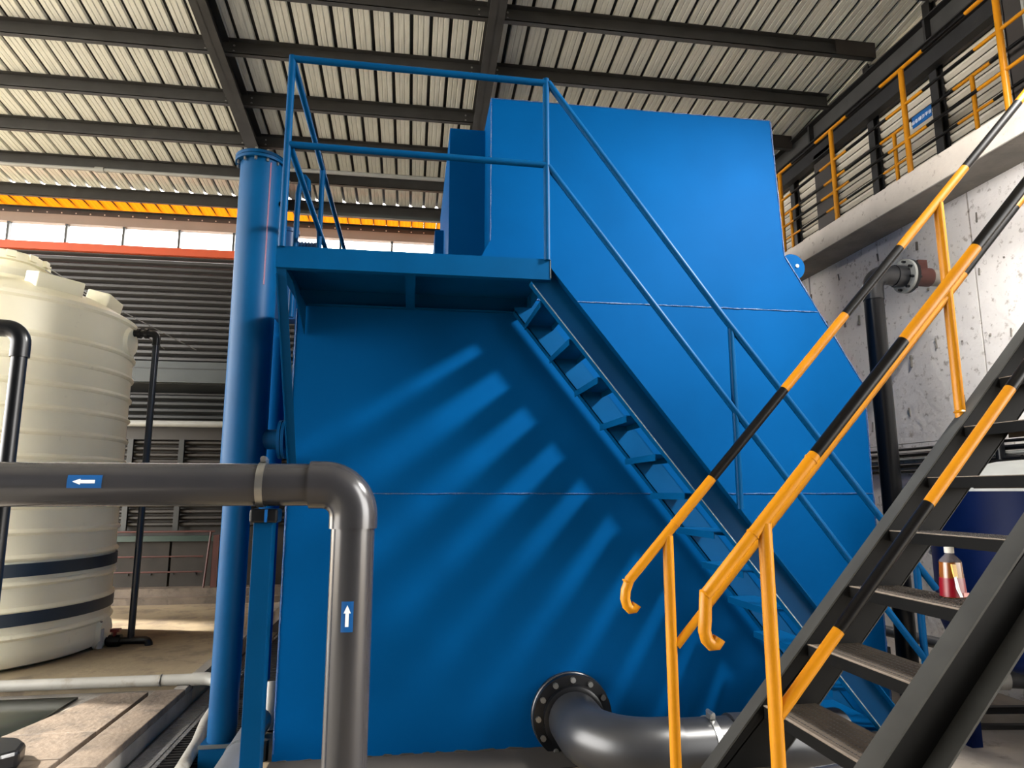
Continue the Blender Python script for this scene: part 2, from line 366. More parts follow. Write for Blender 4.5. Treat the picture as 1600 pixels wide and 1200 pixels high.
MB().box(4.5, 4.9, .2, 11.4, 4.325, 4.3345).build('slab_soffit', CONCD, gs)
wc = MB().box(5.52, 5.75, .2, 11.4, 4.575, 7.3).build('wall_upper_right', SLATB); wc['kind'] = 'structure'
def clad():
    b = MB(); n = 0; z = 4.58
    b.prism([(z, 0), (z+.03, -.034), (z+.052, -.034), (z+.082, 0), (z+.082, .01), (z, .01)], 'Y', 1.0, 11.3)
    b.v = [(5.505+p[2], p[1], p[0]) for p in b.v]
    return b.build('cladding_rib', CLAD, wc)
c0 = clad()
for i in range(1, 25): inst(c0, (0, 0, .097*i))
for y in (5.8, 6.79, 7.85, 8.5):                       # H columns on the cladding
    b = MB(); b.box(5.40, 5.50, y-.006, y+.006, 4.576, 6.9); b.box(5.39, 5.40, y-.05, y+.05, 4.576, 6.9); b.box(5.46, 5.47, y-.055, y+.055, 4.576, 6.9)
    b.build('wall_column', STEELB, wc)
MB().box(5.36, 5.40, 7.55, 7.9, 4.577, 6.2).build('wall_column_plate', BROWNM, wc)
b = MB(); b.box(5.2, 5.215, 4.3, 4.75, 4.576, 6.1); b.box(5.2, 5.5, 4.74, 4.76, 4.576, 6.1); b.box(5.5, 5.515, 4.3, 4.76, 4.576, 6.1); b.build('wall_column_wide', BROWNM, wc)
MB().tube([(5.17, 4.53, 4.58), (5.17, 4.53, 6.1)], .014, 8).build('conduit_drop', LGREY, wc)

# ================================================================== THINGS
# ---- eave beam over the gallery
t = thing('eave_beam', 'dark grey steel beam running above the gallery railing along the roof edge', 'beam', (5.33, 6.5, 6.08))
b = MB(); b.box(5.30, 5.312, 2.5, 11.2, 6.32, 6.57); b.build('upper_web', PURL, t)
b = MB(); b.box(5.22, 5.38, 2.5, 11.2, 6.57, 6.585); b.box(5.22, 5.38, 2.5, 11.2, 6.305, 6.32); b.build('flange', STEELB, t)
MB().box(5.36, 5.375, 2.5, 11.2, 6.09, 6.305).build('lower_web', STEELB, t)
MB().box(5.29, 5.39, 2.5, 11.2, 6.075, 6.09).build('lower_flange', STEELB, t)
s_ = MB().box(5.23, 5.3, 5.66, 5.69, 6.32, 6.57).build('stiffener', STEELB, t)
for dy in (2.1, 4.2, -2.1): inst(s_, (0, dy, 0))

# ---- conduits under the purlins
t = thing('roof_conduit', 'pale conduit pipe with coupling hung under the fourth purlin at left', 'pipe', (-4, 10, 6.2))
MB().tube([(-9.5, 9.90, 6.27), (-1.9, 9.90, 6.27)], .027, 10).build('pipe', LGREY, t, True)
MB().tube([(-4.62, 9.90, 6.27), (-4.50, 9.90, 6.27)], .042, 10).build('coupling', LGREY, t, True)
t = thing('roof_conduit', 'pale blue-grey conduit pipe crossing behind the platform railing below the roof', 'pipe', (-.5, 10, 6.0))
MB().tube([(-1.9, 9.5, 6.28), (2, 9.5, 6.28)], .03, 10).build('pipe', LGREY, t, True)
MB().box(-1.9, 2, 10.72, 10.80, 6.13, 6.18).build('tray', GREENG, t)

# ---- the large blue tank
T = 4.65
t = thing('steel_tank', 'huge blue welded steel tank with stepped top filling the middle', 'tank', (1.3, 6, 0))
TK = t
b = MB(); b.prism([(-.81, 0), (3.437, 0), (3.434, 2.465), (2.845, 3.47), (2.80, 4.61), (.534, 4.60), (.534, 3.02), (-.81, 3.02)], 'Y', T, 7.6)
b.build('tank_body', BLUE, t)
MB().box(.25, .54, 5.05, 6.9, 3.0, 4.56).build('side_chamber', BLUE, t)
MB().box(.17, .255, 6.0, 6.9, 3.0, 4.07).build('outlet_box', BLUE, t)
MB().prism([(.535, 3.47), (.61, 3.33), (.61, 3.06), (.42, 3.06), (.42, 3.25)], 'Y', T-.008, T+.002).build('gusset', BLUE, t)
def weld(pts, r=.006):
    out = []
    for p, q in zip(pts[:-1], pts[1:]):
        p = Vector(p); q = Vector(q); n = max(2, int((q-p).length/.05))
        for i in range(n): out.append(p.lerp(q, i/n)+Vector((random.uniform(-1, 1), 0, random.uniform(-1, 1)))*.0018)
    out.append(Vector(pts[-1])); return MB().tube(out, r, 6, rs=[r*random.uniform(.6, 1.25) for _ in out]).build('weld_seam', WELD, t, True)
weld([(.83, T-.001, 3.035), (3.09, T-.001, 3.035)])
weld([(-.805, T-.001, 1.645), (3.43, T-.001, 1.645)], .005)
weld([(2.80, T, 4.60), (2.845, T, 3.475), (3.434, T, 2.465), (3.436, T, .02)], .006)
weld([(.54, T-.001, 4.6), (2.8, T-.001, 4.61)], .004)
weld([(.536, T-.001, 4.6), (.536, T-.001, 3.06)], .004)
weld([(-.80, T-.001, 2.9), (-.805, T-.001, .05)], .005)
b = MB(); b.lathe([(.0, 0), (.105, 0), (.105, .025), (0, .025)], (2.925, T+.03, 3.40), 'Y', 32); lug = b.build('lifting_lug', BLUE, t, True)
MB().lathe([(0, 0), (.014, 0), (.014, .01), (0, .01)], (2.965, T+.024, 3.41), 'Y', 12).build('lug_hole', METAL, lug)
# patch of primer and ragged foot
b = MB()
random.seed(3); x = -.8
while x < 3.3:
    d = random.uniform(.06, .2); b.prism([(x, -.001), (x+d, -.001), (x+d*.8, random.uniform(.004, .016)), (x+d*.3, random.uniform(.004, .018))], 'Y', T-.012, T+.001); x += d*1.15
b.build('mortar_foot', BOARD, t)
MB().box(-.82, 3.5, 4.30, 4.65, -.0, .006).build('floor_shade_strip', BOARD, fl)  # dark strip standing in for the shade on the floor before the tank

# ---- platform on the tank, with its railing
PF, PB = 3.834, T
t = thing('steel_platform', 'blue steel landing with tube railings welded high on the tank face', 'platform', (0, 4.2, 2.93))
MB().box(-.79, .81, PF+.001, PB, 3.035, 3.043).build('deck_plate', BLUES, t)
b = MB(); b.box(-.79, .81, PF, PF+.008, 2.93, 3.05); b.box(-.79, .81, PF, PF+.05, 2.922, 2.93); b.build('front_channel', BLUES, t)
b = MB(); b.box(-.79, -.782, PF+.008, PB, 2.93, 3.035); b.box(-.782, -.74, PF+.05, PB, 2.922, 2.93); b.build('side_channel', BLUES, t)
b = MB(); b.box(.802, .81, PF+.008, PB, 2.93, 3.035); b.build('side_channel', BLUES, t)
b = MB(); b.box(-.782, .80, PB-.008, PB-.001, 2.93, 3.035); b.box(-.74, .8, PB-.05, PB-.008, 2.922, 2.93); b.build('wall_channel', BLUES, t)
b = MB(); b.box(-.045, -.037, PF+.05, PB-.05, 2.93, 3.035); b.box(-.06, -.0, PF+.05, PB-.05, 2.922, 2.93); b.build('joist', BLUES, t)
b = MB(); b.bar((-.765, PF+.03, 2.93), (-.775, PB-.005, 1.80), .055, .006, (1, 0, 0)); b.bar((-.79, PF+.05, 2.90), (-.80, PB-.005, 1.80), .006, .05, (1, 0, 0)); b.build('brace', BLUES, t)
MB().prism([(PF+.25, 2.93), (PB-.01, 2.93), (PB-.01, 2.72)], 'X', -.745, -.739).build('gusset', BLUES, t)
R = .021
b = MB(); b.tube([(-.762, PF+.0, 4.23), (.79, PF, 4.218)], R, 12); b.build('top_rail', BLUES, t, True)
b = MB(); b.tube([(-.75, PF, 3.675), (.785, PF, 3.662)], R*.95, 12); b.build('middle_rail', BLUES, t, True)
for x0, x1 in ((-.762, -.762), (.79, .79)):
    b = MB(); b.tube([(x0, PF, 3.043), (x1, PF, 4.245)], R, 12); b.build('post', BLUES, t, True)
b = MB(); b.tube([(-.762, PF, 4.23), (-.762, 7.5, 4.23)], R, 12); b.build('top_rail', BLUES, t, True)
b = MB(); b.tube([(-.752, PF, 3.675), (-.752, 7.5, 3.675)], R*.95, 12); b.build('middle_rail', BLUES, t, True)
b = MB(); b.tube([(-.762, 5.25, 3.022), (-.762, 5.25, 4.23)], R, 12); p_ = b.build('post', BLUES, t, True); inst(p_, (0, 2.25, 0))
# bright bare lines along the channel edges
MB().box(.806, .812, PF-.003, PF+.003, 2.93, 3.05).build('bare_edge', WELDS, t)

# ---- blue stair
t = thing('blue_staircase', 'blue steel open-tread staircase descending rightwards across the tank face', 'staircase', (2, 4.2, 0))
def sl(x): return 2.972-1.262*(x-.832)
def stringer(yweb, y2, name='stringer'):
    b = MB(); x0, x1 = .79, 3.185; d = .255
    b.prism([(x0, sl(x0)), (x1, sl(x1)), (x1-.2, 0), (x0-.1, sl(x0-.1)-d), (.69, 2.93), (.80, 2.93)], 'Y', min(yweb, yweb+.007), yweb+.007)
    ya, yb = min(yweb, y2), max(yweb, y2)
    b.prism([(x0+.02, sl(x0+.02)), (x1, sl(x1)), (x1-.008, sl(x1)-.0), (x0+.01, sl(x0+.01)-.0)], 'Y', ya, yb)
    b.prism([(x0-.1, sl(x0-.1)-d), (x1-.2, sl(x1-.2)-d), (x1-.2, sl(x1-.2)-d+.012), (x0-.1, sl(x0-.1)-d+.012)], 'Y', ya, yb)
    return b.build(name, BLUES, t)
stringer(3.895, 3.834); stringer(4.49, 4.56)
MB().bar((.70, 3.832, sl(.70)-.253), (2.98, 3.832, sl(2.98)-.253), .004, .006).build('bare_edge', WELDS, t)
for k in range(12):
    x = .758+.175*k; z = 2.808-.2318*k
    b = MB(); b.box(x, x+.20, 3.903, 4.49, z-.006, z); b.box(x, x+.006, 3.903, 4.49, z-.04, z-.006); b.box(x+.194, x+.2, 3.903, 4.49, z-.04, z-.006)
    b.build('tread', BLUES, t)
b = MB(); b.tube([(.805, PF, 4.222), (1.90, PF, 2.742), (3.20, PF, 1.07)], R, 12); b.build('top_rail', BLUES, t, True)
b = MB(); b.tube([(.80, PF, 3.655), (3.08, PF, .665)], R*.95, 12); b.build('middle_rail', BLUES, t, True)
b = MB(); b.tube([(1.955, PF+.005, sl(1.955)), (1.955, PF+.005, 2.675)], R*.95, 12); b.build('post', BLUES, t, True)
b = MB(); b.tube([(3.085, PF+.005, .12), (3.085, PF+.005, 1.22)], R, 12); b.build('post', BLUES, t, True)

# ---- blue vessel column left of the tank
cx, cy = -1.185, 5.06
t = thing('column_vessel', 'tall blue cylindrical vessel with bolted top flange left of the tank', 'vessel', (cx-.02, cy, -.17))
MB().lathe([(0, 1.60), (.10, 1.60), (.153, 1.66), (.153, 4.15)], (cx, cy, 0), seg=48).build('shell', BLUEV, t, True)
MB().tube([(cx+.60*.153, cy-.80*.153, 3.15), (cx+.60*.153, cy-.80*.153, 4.10)], .0055, 8).build('highlight_seam', PINK, t, True)  # pink bead painted as a highlight streak down the shell
b = MB(); b.lathe([(.145, 4.125), (.182, 4.125), (.182, 4.148), (.146, 4.148)], (cx-.01, cy, 0)); b.lathe([(0, 4.152), (.182, 4.152), (.182, 4.176), (0, 4.176)], (cx-.01, cy, 0)); b.build('flange', BLUEV, t, True)
bl = MB().tube([(cx-.01+.163, cy, 4.10), (cx-.01+.163, cy, 4.195)], .010, 6).build('bolt', METAL, t)
for k in range(1, 12):
    a = k*math.pi/6; inst(bl, (.163*math.cos(a)-.163, .163*math.sin(a), 0))
MB().tube([(cx-.025, cy, -.12), (cx-.025, cy, 1.62)], .094, 32).build('leg', BLUEV, t, True)
MB().box(cx-.14, cx+.085, cy-.11, cy+.11, -.17, .02).build('base_plate', BLUEV, t)
MB().box(cx-.145, cx+.095, cy-.115, cy-.112, .0, .025).build('bare_edge', WELDS, t)
b = MB(); b.tube([(cx+.10, cy, 2.03), (-.93, cy, 2.03)], .072, 24); b.build('nozzle', BLUEV, t, True)
b = MB(); b.lathe([(0, 0), (.14, 0), (.14, .022), (0, .022)], (-.945, cy, 2.03), 'X', 32); b.lathe([(0, 0), (.14, 0), (.14, .022), (0, .022)], (-.918, cy, 2.03), 'X', 32)
b.tube([(-.90, cy, 2.03), (-.80, cy, 2.03)], .072, 24); b.build('nozzle_flange', BLUEV, t, True)
MB().box(-1.34, -1.315, cy-.02, cy+.1, 3.80, 3.98).build('name_plate', LGREY, t)
MB().tube([(-1.03, cy-.02, 3.82), (-.99, cy-.05, 3.82)], .02, 10).build('stub', BLACKP, t)

o = MB().tube([(-1.10, 5.62, .25), (-1.10, 5.62, 3.25)], .075, 24).build('riser_pipe', BLUE, None, True)
tag(o, 'bright blue vertical pipe squeezed between the vessel and the tank', 'pipe')

# ---- small items on the tank roof behind the landing
t = thing('vent_post', 'short blue vent post with drooping black hose behind the landing rail', 'vent pipe', (-.93, 5.25, 3.02))
b = MB(); b.tube([(-.955, 5.28, 3.0), (-.945, 5.28, 4.02), (-.93, 5.28, 4.14), (-.90, 5.28, 4.17), (-.875, 5.28, 4.13), (-.865, 5.28, 4.0)], .022, 12); b.build('post', BLUES, t, True)
b = MB(); b.tube([(-.868, 5.27, 4.04), (-.862, 5.26, 3.98), (-.85, 5.25, 3.93), (-.82, 5.25, 3.895), (-.785, 5.25, 3.895), (-.765, 5.25, 3.93), (-.765, 5.25, 4.0)], .019, 10); b.build('hose', BLACKP, t, True)
t = thing('pump_motor', 'small blue pump motor on the tank roof behind the landing', 'motor', (-.93, 5.5, 3.0))
MB().tube([(-1.04, 5.5, 3.30), (-1.04, 5.5, 3.76)], .075, 20).build('housing', MOTOR, t, True)
MB().lathe([(.0, 0), (.085, 0), (.085, .03), (.05, .05), (0, .05)], (-1.04, 5.5, 3.76), seg=20).build('cap', MOTOR, t, True)
MB().tube([(-.97, 5.5, 3.62), (-.80, 5.5, 3.62)], .07, 20).build('motor', MOTOR, t, True)
b = MB()
for k in range(6): b.tube([(-.96+.026*k, 5.5, 3.62), (-.95+.026*k, 5.5, 3.62)], .078, 20)
b.build('cooling_fins', MOTOR, t); MB().box(-1.1, -.8, 5.42, 5.58, 3.02, 3.56).build('mount', MOTOR, t)

# ---- grey foreground pipe with clamp and stickers
t = thing('grey_pipe', 'thick grey plastic pipe in front, running left then bending straight down', 'pipe', (-.155, 1.95, 0))
PR, zc, xc = .058, 1.672, -.155
MB().tube([(-2.2, 1.95, zc), (-.275, 1.95, zc)], PR, 40).build('horizontal_run', GREY, t, True)
b = MB(); pts = [(-.275, 1.95, zc), (-.242, 1.95, zc)]+arc((xc-.085, 1.95, zc-.085), (0, 0, 1), (1, 0, 0), .085, 12)[1:]+[(xc, 1.95, 1.553)]
b.tube(pts, .0655, 48); b.build('elbow', GREY, t, True)
MB().tube([(xc, 1.95, 1.555), (xc+.0, 1.95, -.0)], PR+.001, 40).build('vertical_run', GREY, t, True)
def patch(cx_, r, along, poly_uv, mt, name, parent, axis):
    # poly in (u along the pipe, v around the pipe, metres), kept to quads, wrapped on the pipe surface
    b = MB()
    for quad in poly_uv:
        (u0, v0), (u1, v1), (u2, v2), (u3, v3) = quad; n = 6; base = len(b.v)
        for i in range(n+1):
            f = i/n
            for (ua, va, ub, vb) in ((u0, v0, u3, v3), (u1, v1, u2, v2)):
                u = ua+(ub-ua)*f; v = va+(vb-va)*f; a = v/r
                if axis == 'X': b.v.append((u, 1.95-r*math.cos(a), zc+r*math.sin(a)))
                else: b.v.append((xc+r*math.sin(a), 1.95-r*math.cos(a), u))
        for i in range(n): b.face((base+2*i, base+2*i+1, base+2*i+3, base+2*i+2))
    return b.build(name, mt, parent)
r1 = PR+.0012
s = patch(0, r1, 0, [((-.872, -.010), (-.789, -.010), (-.789, .024), (-.872, .024))], STICK, 'flow_sticker', t, 'X')
s['label'] = 'blue sticker with white arrow pointing left'
r2 = PR+.002
patch(0, r2, 0, [((-.842, .002), (-.805, .002), (-.805, .011), (-.842, .011)), ((-.859, .0065), (-.859, .0065), (-.840, .0145), (-.840, -.0015))], WHT, 'arrow', s, 'X')
r1 += .001; r2 += .001
s = patch(0, r1, 0, [((1.288, -.018), (1.366, -.018), (1.366, .014), (1.288, .014))], STICK, 'flow_sticker', t, 'Z')
s['label'] = 'blue sticker with white arrow pointing up'
patch(0, r2, 0, [((1.302, -.0065), (1.338, -.0065), (1.338, .0025), (1.302, .0025)), ((1.357, -.002), (1.357, -.002), (1.336, -.0115), (1.336, .0075))], WHT, 'arrow', s, 'Z')

t = thing('pipe_support', 'slim blue post with steel band clamp holding the grey pipe', 'pipe support', (-.385, 1.95, 0))
b = MB(); b.lathe([(PR+.0005, 0), (PR+.004, 0), (PR+.004, .019), (PR+.0005, .019)], (-.411, 1.95, zc), 'X', 40); cl = b.build('band_clamp', METAL, t, True)
b = MB(); b.box(-.408, -.393, 1.93, 1.97, zc+PR+.003, zc+PR+.012); b.tube([(-.400, 1.925, zc+PR+.012), (-.400, 1.955, zc+PR+.012)], .008, 8); b.build('clamp_bolt', METAL, cl)
MB().box(-.425, -.352, 1.915, 1.985, 1.570, 1.607).build('saddle', BLACKP, t, bevel=.006)
MB().box(-.385, -.378, 1.910, 1.916, 1.572, 1.606).build('saddle_mark', STICK, t)
MB().box(-.416, -.366, 1.93, 1.98, 0, 1.572).build('post', BLUES, t, bevel=.002)

# ---- black pipe in front of the water tank
t = thing('black_pipe', 'black plastic pipe with elbow in front of the cream water tank', 'pipe', (-1.25, 2.3, 0))
b = MB(); c = (-1.237-.05, 2.3, 2.168-.05)
b.tube([(-1.9, 2.3, 2.168), (-1.33, 2.3, 2.168)], .022, 20); b.build('horizontal_run', BLACKP, t, True)
b = MB(); b.tube([(-1.34, 2.3, 2.168), (-1.30, 2.3, 2.168)]+arc(c, (0, 0, 1), (1, 0, 0), .05, 8)[1:]+[(-1.237, 2.3, 2.075)], .0275, 20); b.build('elbow', BLACKP, t, True)
MB().tube([(-1.237, 2.3, 2.10), (-1.23, 2.3, -.05)], .022, 20).build('vertical_run', BLACKP, t, True)

# ---- cream water tank
wx, wy = -4.65, 8.15; WR = .075
t = thing('water_tank', 'large cream ribbed plastic water tank with dark blue straps at left', 'tank', (wx, wy, 0))
prof = [(0, .004), (1.18, .004), (1.25, .03), (1.285, .09), (1.29, .14)]
z = .30; ribs = []
while z < 3.45:
    prof += [(1.285, z-.028), (1.308, z-.016), (1.316, z), (1.310, z+.014), (1.287, z+.034)]; z += .243
prof += [(1.29, 3.56), (1.315, 3.585), (1.31, 3.625), (1.27, 3.65), (1.0, 3.80), (.7, 3.93), (.52, 3.99), (.5, 4.0)]
MB().lathe([(r+(WR if r > .9 else 0), h) for r, h in prof], (wx, wy, 0), seg=128).build('tank_shell', TANKW, t, True)
b = MB(); b.lathe([(.36, 3.97), (.36, 4.08), (.375, 4.10), (.375, 4.13), (.36, 4.15), (.36, 4.19), (.40, 4.20), (.40, 4.28), (.38, 4.30), (.25, 4.34), (0, 4.35)], (wx, wy, 0), seg=64)
lid = b.build('lid', TANKW, t, True)
for k in range(12):
    b = MB(); a = k*math.pi/6+.1; ca, sa = math.cos(a), math.sin(a)
    b.bar((wx+.39*ca, wy+.39*sa, 4.255), (wx+.435*ca, wy+.435*sa, 4.255), .09, .07, (-sa, ca, 0))
    b.build('lid_grip', TANKW, lid)
for a in (-1.35, -.62, .1, -2.1):                      # lugs on the shoulder
    ca, sa = math.cos(a), math.sin(a); b = MB()
    p0 = Vector((wx+.92*ca, wy+.92*sa, 3.80)); p1 = Vector((wx+1.16*ca, wy+1.16*sa, 3.75))
    b.bar(p0, p1, .48, .30, (-sa, ca, 0)); b.build('shoulder_lug', TANKW, t, bevel=.015)
for zz, dz in ((.92, 0), (.47, 0)):
    b = MB(); b.lathe([(1.287+WR, zz-.06), (1.31+WR, zz-.06), (1.31+WR, zz+.06), (1.287+WR, zz+.06)], (wx, wy, 0), seg=96); b.build('strap', STRAP, t, True)
# outlet pockets
az = math.atan2(.25, 1.29)
for zz, hh in ((3.38, .30), (.16, .26)):
    b = MB(); b.lathe([(0, .0), (.15, .0), (.2, -.07)], (wx+1.40, wy+.1, zz), 'X', 24); b.build('nozzle_pad', TANKW, t, True)
# overflow pipe
px_, py_ = -3.0, 8.27
t = thing('overflow_pipe', 'dark navy pipe dropping beside the cream tank with drain valve and red handle', 'pipe', (px_, py_, 0))
b = MB(); b.tube([(-3.36, py_, 3.50), (px_-.06, py_, 3.50)]+arc((px_-.06, py_, 3.44), (0, 0, 1), (1, 0, 0), .06, 8)[1:]+[(px_, py_, 3.36)], .042, 16); b.build('top_elbow', BLACKP, t, True)
for xx in (-3.34, -3.21, -3.13): MB().tube([(xx, py_, 3.50), (xx+.035, py_, 3.50)], .06, 16).build('union_ring', BLACKP, t, True)
MB().tube([(px_, py_, 3.42), (px_, py_, .05)], .036, 20).build('down_pipe', NAVYP, t, True)
b = MB(); b.tube([(-3.36, py_, .05), (-2.86, py_, .05)]+arc((-2.86, py_, .0), (0, 0, 1), (1, 0, 0), .05, 6)[1:]+[(-2.81, py_, -.03)], .042, 16); b.build('drain_run', BLACKP, t, True)
b = MB(); b.tube([(-3.22, py_, .05), (-3.10, py_, .05)], .068, 16); b.tube([(-3.35, py_, .05), (-3.30, py_, .05)], .085, 16); b.build('valve_body', BLACKP, t, True)
b = MB(); b.tube([(-3.16, py_-.02, .10), (-3.16, py_-.02, .155)], .02, 10); b.box(-3.20, -3.11, py_-.05, py_+.02, .15, .18); b.build('valve_handle', RED, t)
t = thing('sample_tap', 'small white tap with brown knob beside the tank drain valve', 'tap', (-3.25, 8.15, 0))
MB().tube([(-3.27, 8.15, 0.0), (-3.26, 8.15, .2)], .035, 12, rs=[.035, .028]).build('body', CAPW, t, True)
MB().tube([(-3.28, 8.15, .2), (-3.27, 8.15, .28)], .018, 10).build('knob', REDP, t, True)

# thin wires hanging off the tank lid
for k, (e, lb) in enumerate(((-2.9, 'upper of two thin pale wires slanting off the tank lid'), (-3.3, 'lower of two thin pale wires slanting off the tank lid'))):
    b = MB(); b.tube([(-4.28, 8.2, 4.27-.05*k), (-3.9, 8.5, 4.02-.03*k), (e, 9.4, 3.55)], .006, 6); o = b.build('wire', LGREY); tag(o, lb, 'wire')

# ---- white pipe on floor, hose and drain cover
t = thing('white_floor_pipe', 'off-white plastic pipe lying on the floor in front of the cream tank', 'pipe', (-2.5, 6.53, 0))
MB().tube([(-4.6, 6.55, .048), (-1.82, 6.53, .048)], .046, 20).build('pipe', WHITEP, t, True)
b = MB(); b.tube([(-1.84, 6.53, .048), (-1.72, 6.53, .048), (-1.64, 6.51, .035), (-1.60, 6.47, -.01), (-1.59, 6.45, -.12)], .054, 20); b.build('elbow', WHITEP, t, True)
b = MB(); b.lathe([(.047, 0), (.0505, 0), (.0505, .012), (.047, .012)], (-2.10, 6.53, .048), 'X', 20); b.build('wire_tie', METAL, t)
o = MB().tube([(-1.36, 4.3, -.085), (-1.40, 4.9, -.083), (-1.44, 5.35, -.083), (-1.50, 5.75, -.07), (-1.50, 6.1, -.03), (-1.50, 6.3, .0)], .042, 16).build('white_hose', WHITEP, None, True)
tag(o, 'thick off-white hose curving over the drain cover toward the vessel', 'hose')
t = thing('drain_cover', 'dark barred drain cover in the channel beside the vessel foot', 'drain cover', (-1.35, 5.5, -.17))
b = MB(); y = 3.6
while y < 9.4: b.box(-1.60, -1.16, y, y+.014, -.165, -.125); y += .05
o = b.build('bars', STEELB, t); o['kind'] = 'stuff'
b = MB(); b.box(-1.63, -1.60, 3.6, 9.4, -.168, -.12); b.box(-1.16, -1.14, 3.6, 9.4, -.168, -.12); b.build('frame', WET, t)

t = thing('leaning_pipe', 'light grey plastic pipe tied with wire at the vessel foot', 'pipe', (-1.05, 4.8, 0))
b = MB(); P0, P1 = Vector((-.985, 4.30, .085)), Vector((-1.0, 5.20, .085)); P0b = Vector((-.98, 3.8, .085)); b.tube([P0b, P0, P1], .08, 24); b.build('pipe', GREYL, t, True)
b = MB()
for f, dz in ((.27, .0), (.285, .02), (.31, -.0)): 
    p = P0.lerp(P1, f); b.tube([p, p+Vector((-.001, .006, 0))], .084, 20)
b.build('wire_ties', METAL, t)
t = thing('capped_pipe', 'short white pipe end standing by the tank bottom corner', 'pipe', (-.93, 5.3, 0))
b = MB(); b.tube([(-.93, 5.25, 0.0), (-.95, 5.35, .30)], .05, 16); b.build('pipe', WHITEP, t, True); MB().tube([(-.87, 4.7, .0), (-.87, 4.7, .12)], .03, 12).build('black_cap', BLACKP, t, True)
o = MB().prism([(-2.75, 4.72), (-2.40, 4.72), (-2.32, 4.80), (-2.36, 4.95), (-2.46, 5.06), (-2.75, 5.12)], 'Z', -.012, .10).build('rubber_block', BLACKP, None, bevel=.025)
tag(o, 'black rounded rubber block lying on the stone slabs at lower left', 'block')

# ---- big elbow pipe leaving the tank face
t = thing('discharge_pipe', 'big dark grey elbow pipe bolted by flange low on the tank face', 'pipe', (1.09, 4.2, 0))
ex, ez, AY, r = 1.085, .205, 3.93, .172
b = MB(); b.lathe([(0, 0), (.265, 0), (.268, -.01), (.268, -.04), (.262, -.045), (0, -.045)], (ex, T, ez), 'Y', 56); b.build('flange', DARKP, t, True)
b = MB(); b.lathe([(0, -.045), (.262, -.046), (.262, -.085), (.2, -.09), (.2, -.13), (.185, -.135), (.172, -.135)], (ex, T, ez), 'Y', 56); b.build('flange_ring', BLACKP, t, True)
bl = MB().tube([(ex+.232, T-.11, ez), (ex+.232, T-.085, ez)], .018, 8).build('bolt', METAL, t)
for k in range(1, 12):
    a = k*math.pi/6; inst(bl, (.232*math.cos(a)-.232, 0, .232*math.sin(a)))
bl.location += Vector((0, 0, 0))
b = MB(); nn = 14; RR = .36
pts = [(ex, T-.11, ez)]+[(ex+RR-RR*math.cos(q*math.pi/2/nn), AY+RR-RR*math.sin(q*math.pi/2/nn), ez) for q in range(nn+1)]+[(ex+RR+.10, AY, ez)]
b.tube(pts, r, 48, rs=[r]*(len(pts)-1)+[r]); b.build('elbow', DARKP, t, True)
MB().tube([(ex+RR+.10, AY, ez), (ex+RR+.75, AY, ez)], r-.010, 48).build('pipe_run', DARKP, t, True)
MB().tube([(ex+RR+.42, AY, ez), (2.56, AY, ez)], r+.004, 48).build('sleeve', DARKP, t, True)
b = MB(); b.lathe([(r-.010, 0), (r-.004, 0), (r-.004, .035), (r-.010, .035)], (ex+RR+.28, AY, ez), 'X', 40); cl = b.build('band_clamp', METAL, t, True)
b = MB(); b.box(ex+RR+.28, ex+RR+.31, AY-.05, AY+.01, ez+r-.006, ez+r+.02); b.tube([(ex+RR+.295, AY-.06, ez+r+.022), (ex+RR+.295, AY+.02, ez+r+.022)], .012, 8); b.build('clamp_bolt', METAL, cl)
t = thing('small_grey_pipe', 'slimmer grey pipe in front of the big elbow at the bottom edge', 'pipe', (1.6, 3.4, 0))
b = MB(); b.tube([(.7, 3.18, .20), (2.4, 3.50, .20)], .06, 24); b.build('pipe', GREY, t, True)
b = MB(); b.tube([(1.545, 3.338, .20), (1.57, 3.343, .20)], .065, 24); b.tube([(1.58, 3.345, .20), (1.60, 3.349, .20)], .065, 24); b.box(1.53, 1.56, 3.33, 3.36, .26, .285); b.build('band_clamp', METAL, t, True)

# ---- black steel staircase with yellow and black handrails
t = thing('black_staircase', 'black steel staircase with yellow and black handrails climbing right in front', 'staircase', (2.2, 2.55, 0))
def ul(x): return .529+1.095*(x-1.281)
xa, xb = .79, 4.40
def str2(yw, yf, d=.335, name='stringer'):
    b = MB(); y0, y1 = min(yw, yf), max(yw, yf)
    b.prism([(xa, ul(xa)), (xb, ul(xb)), (xb, ul(xb)-d), (xa+d/1.095, 0.0), (xa-.0, 0.0)], 'Y', yw-.004, yw+.004)
    o = b.build(name, STAIRB, t)
    b = MB(); b.prism([(xa, ul(xa)+.003), (xb, ul(xb)+.003), (xb, ul(xb)+.012), (xa-.005, ul(xa)+.010)], 'Y', y0-.004, y1+.004); b.build('top_flange', STAIR, o)
    b = MB(); b.prism([(xa+d/1.095, ul(xa+d/1.095)-d), (xb, ul(xb)-d), (xb, ul(xb)-d+.012), (xa+d/1.095, ul(xa+d/1.095)-d+.012)], 'Y', y0-.004, y1+.004); b.build('bottom_flange', STAIR, o)
    return o
str2(2.84, 2.91, .30); str2(2.20, 2.115, .275)
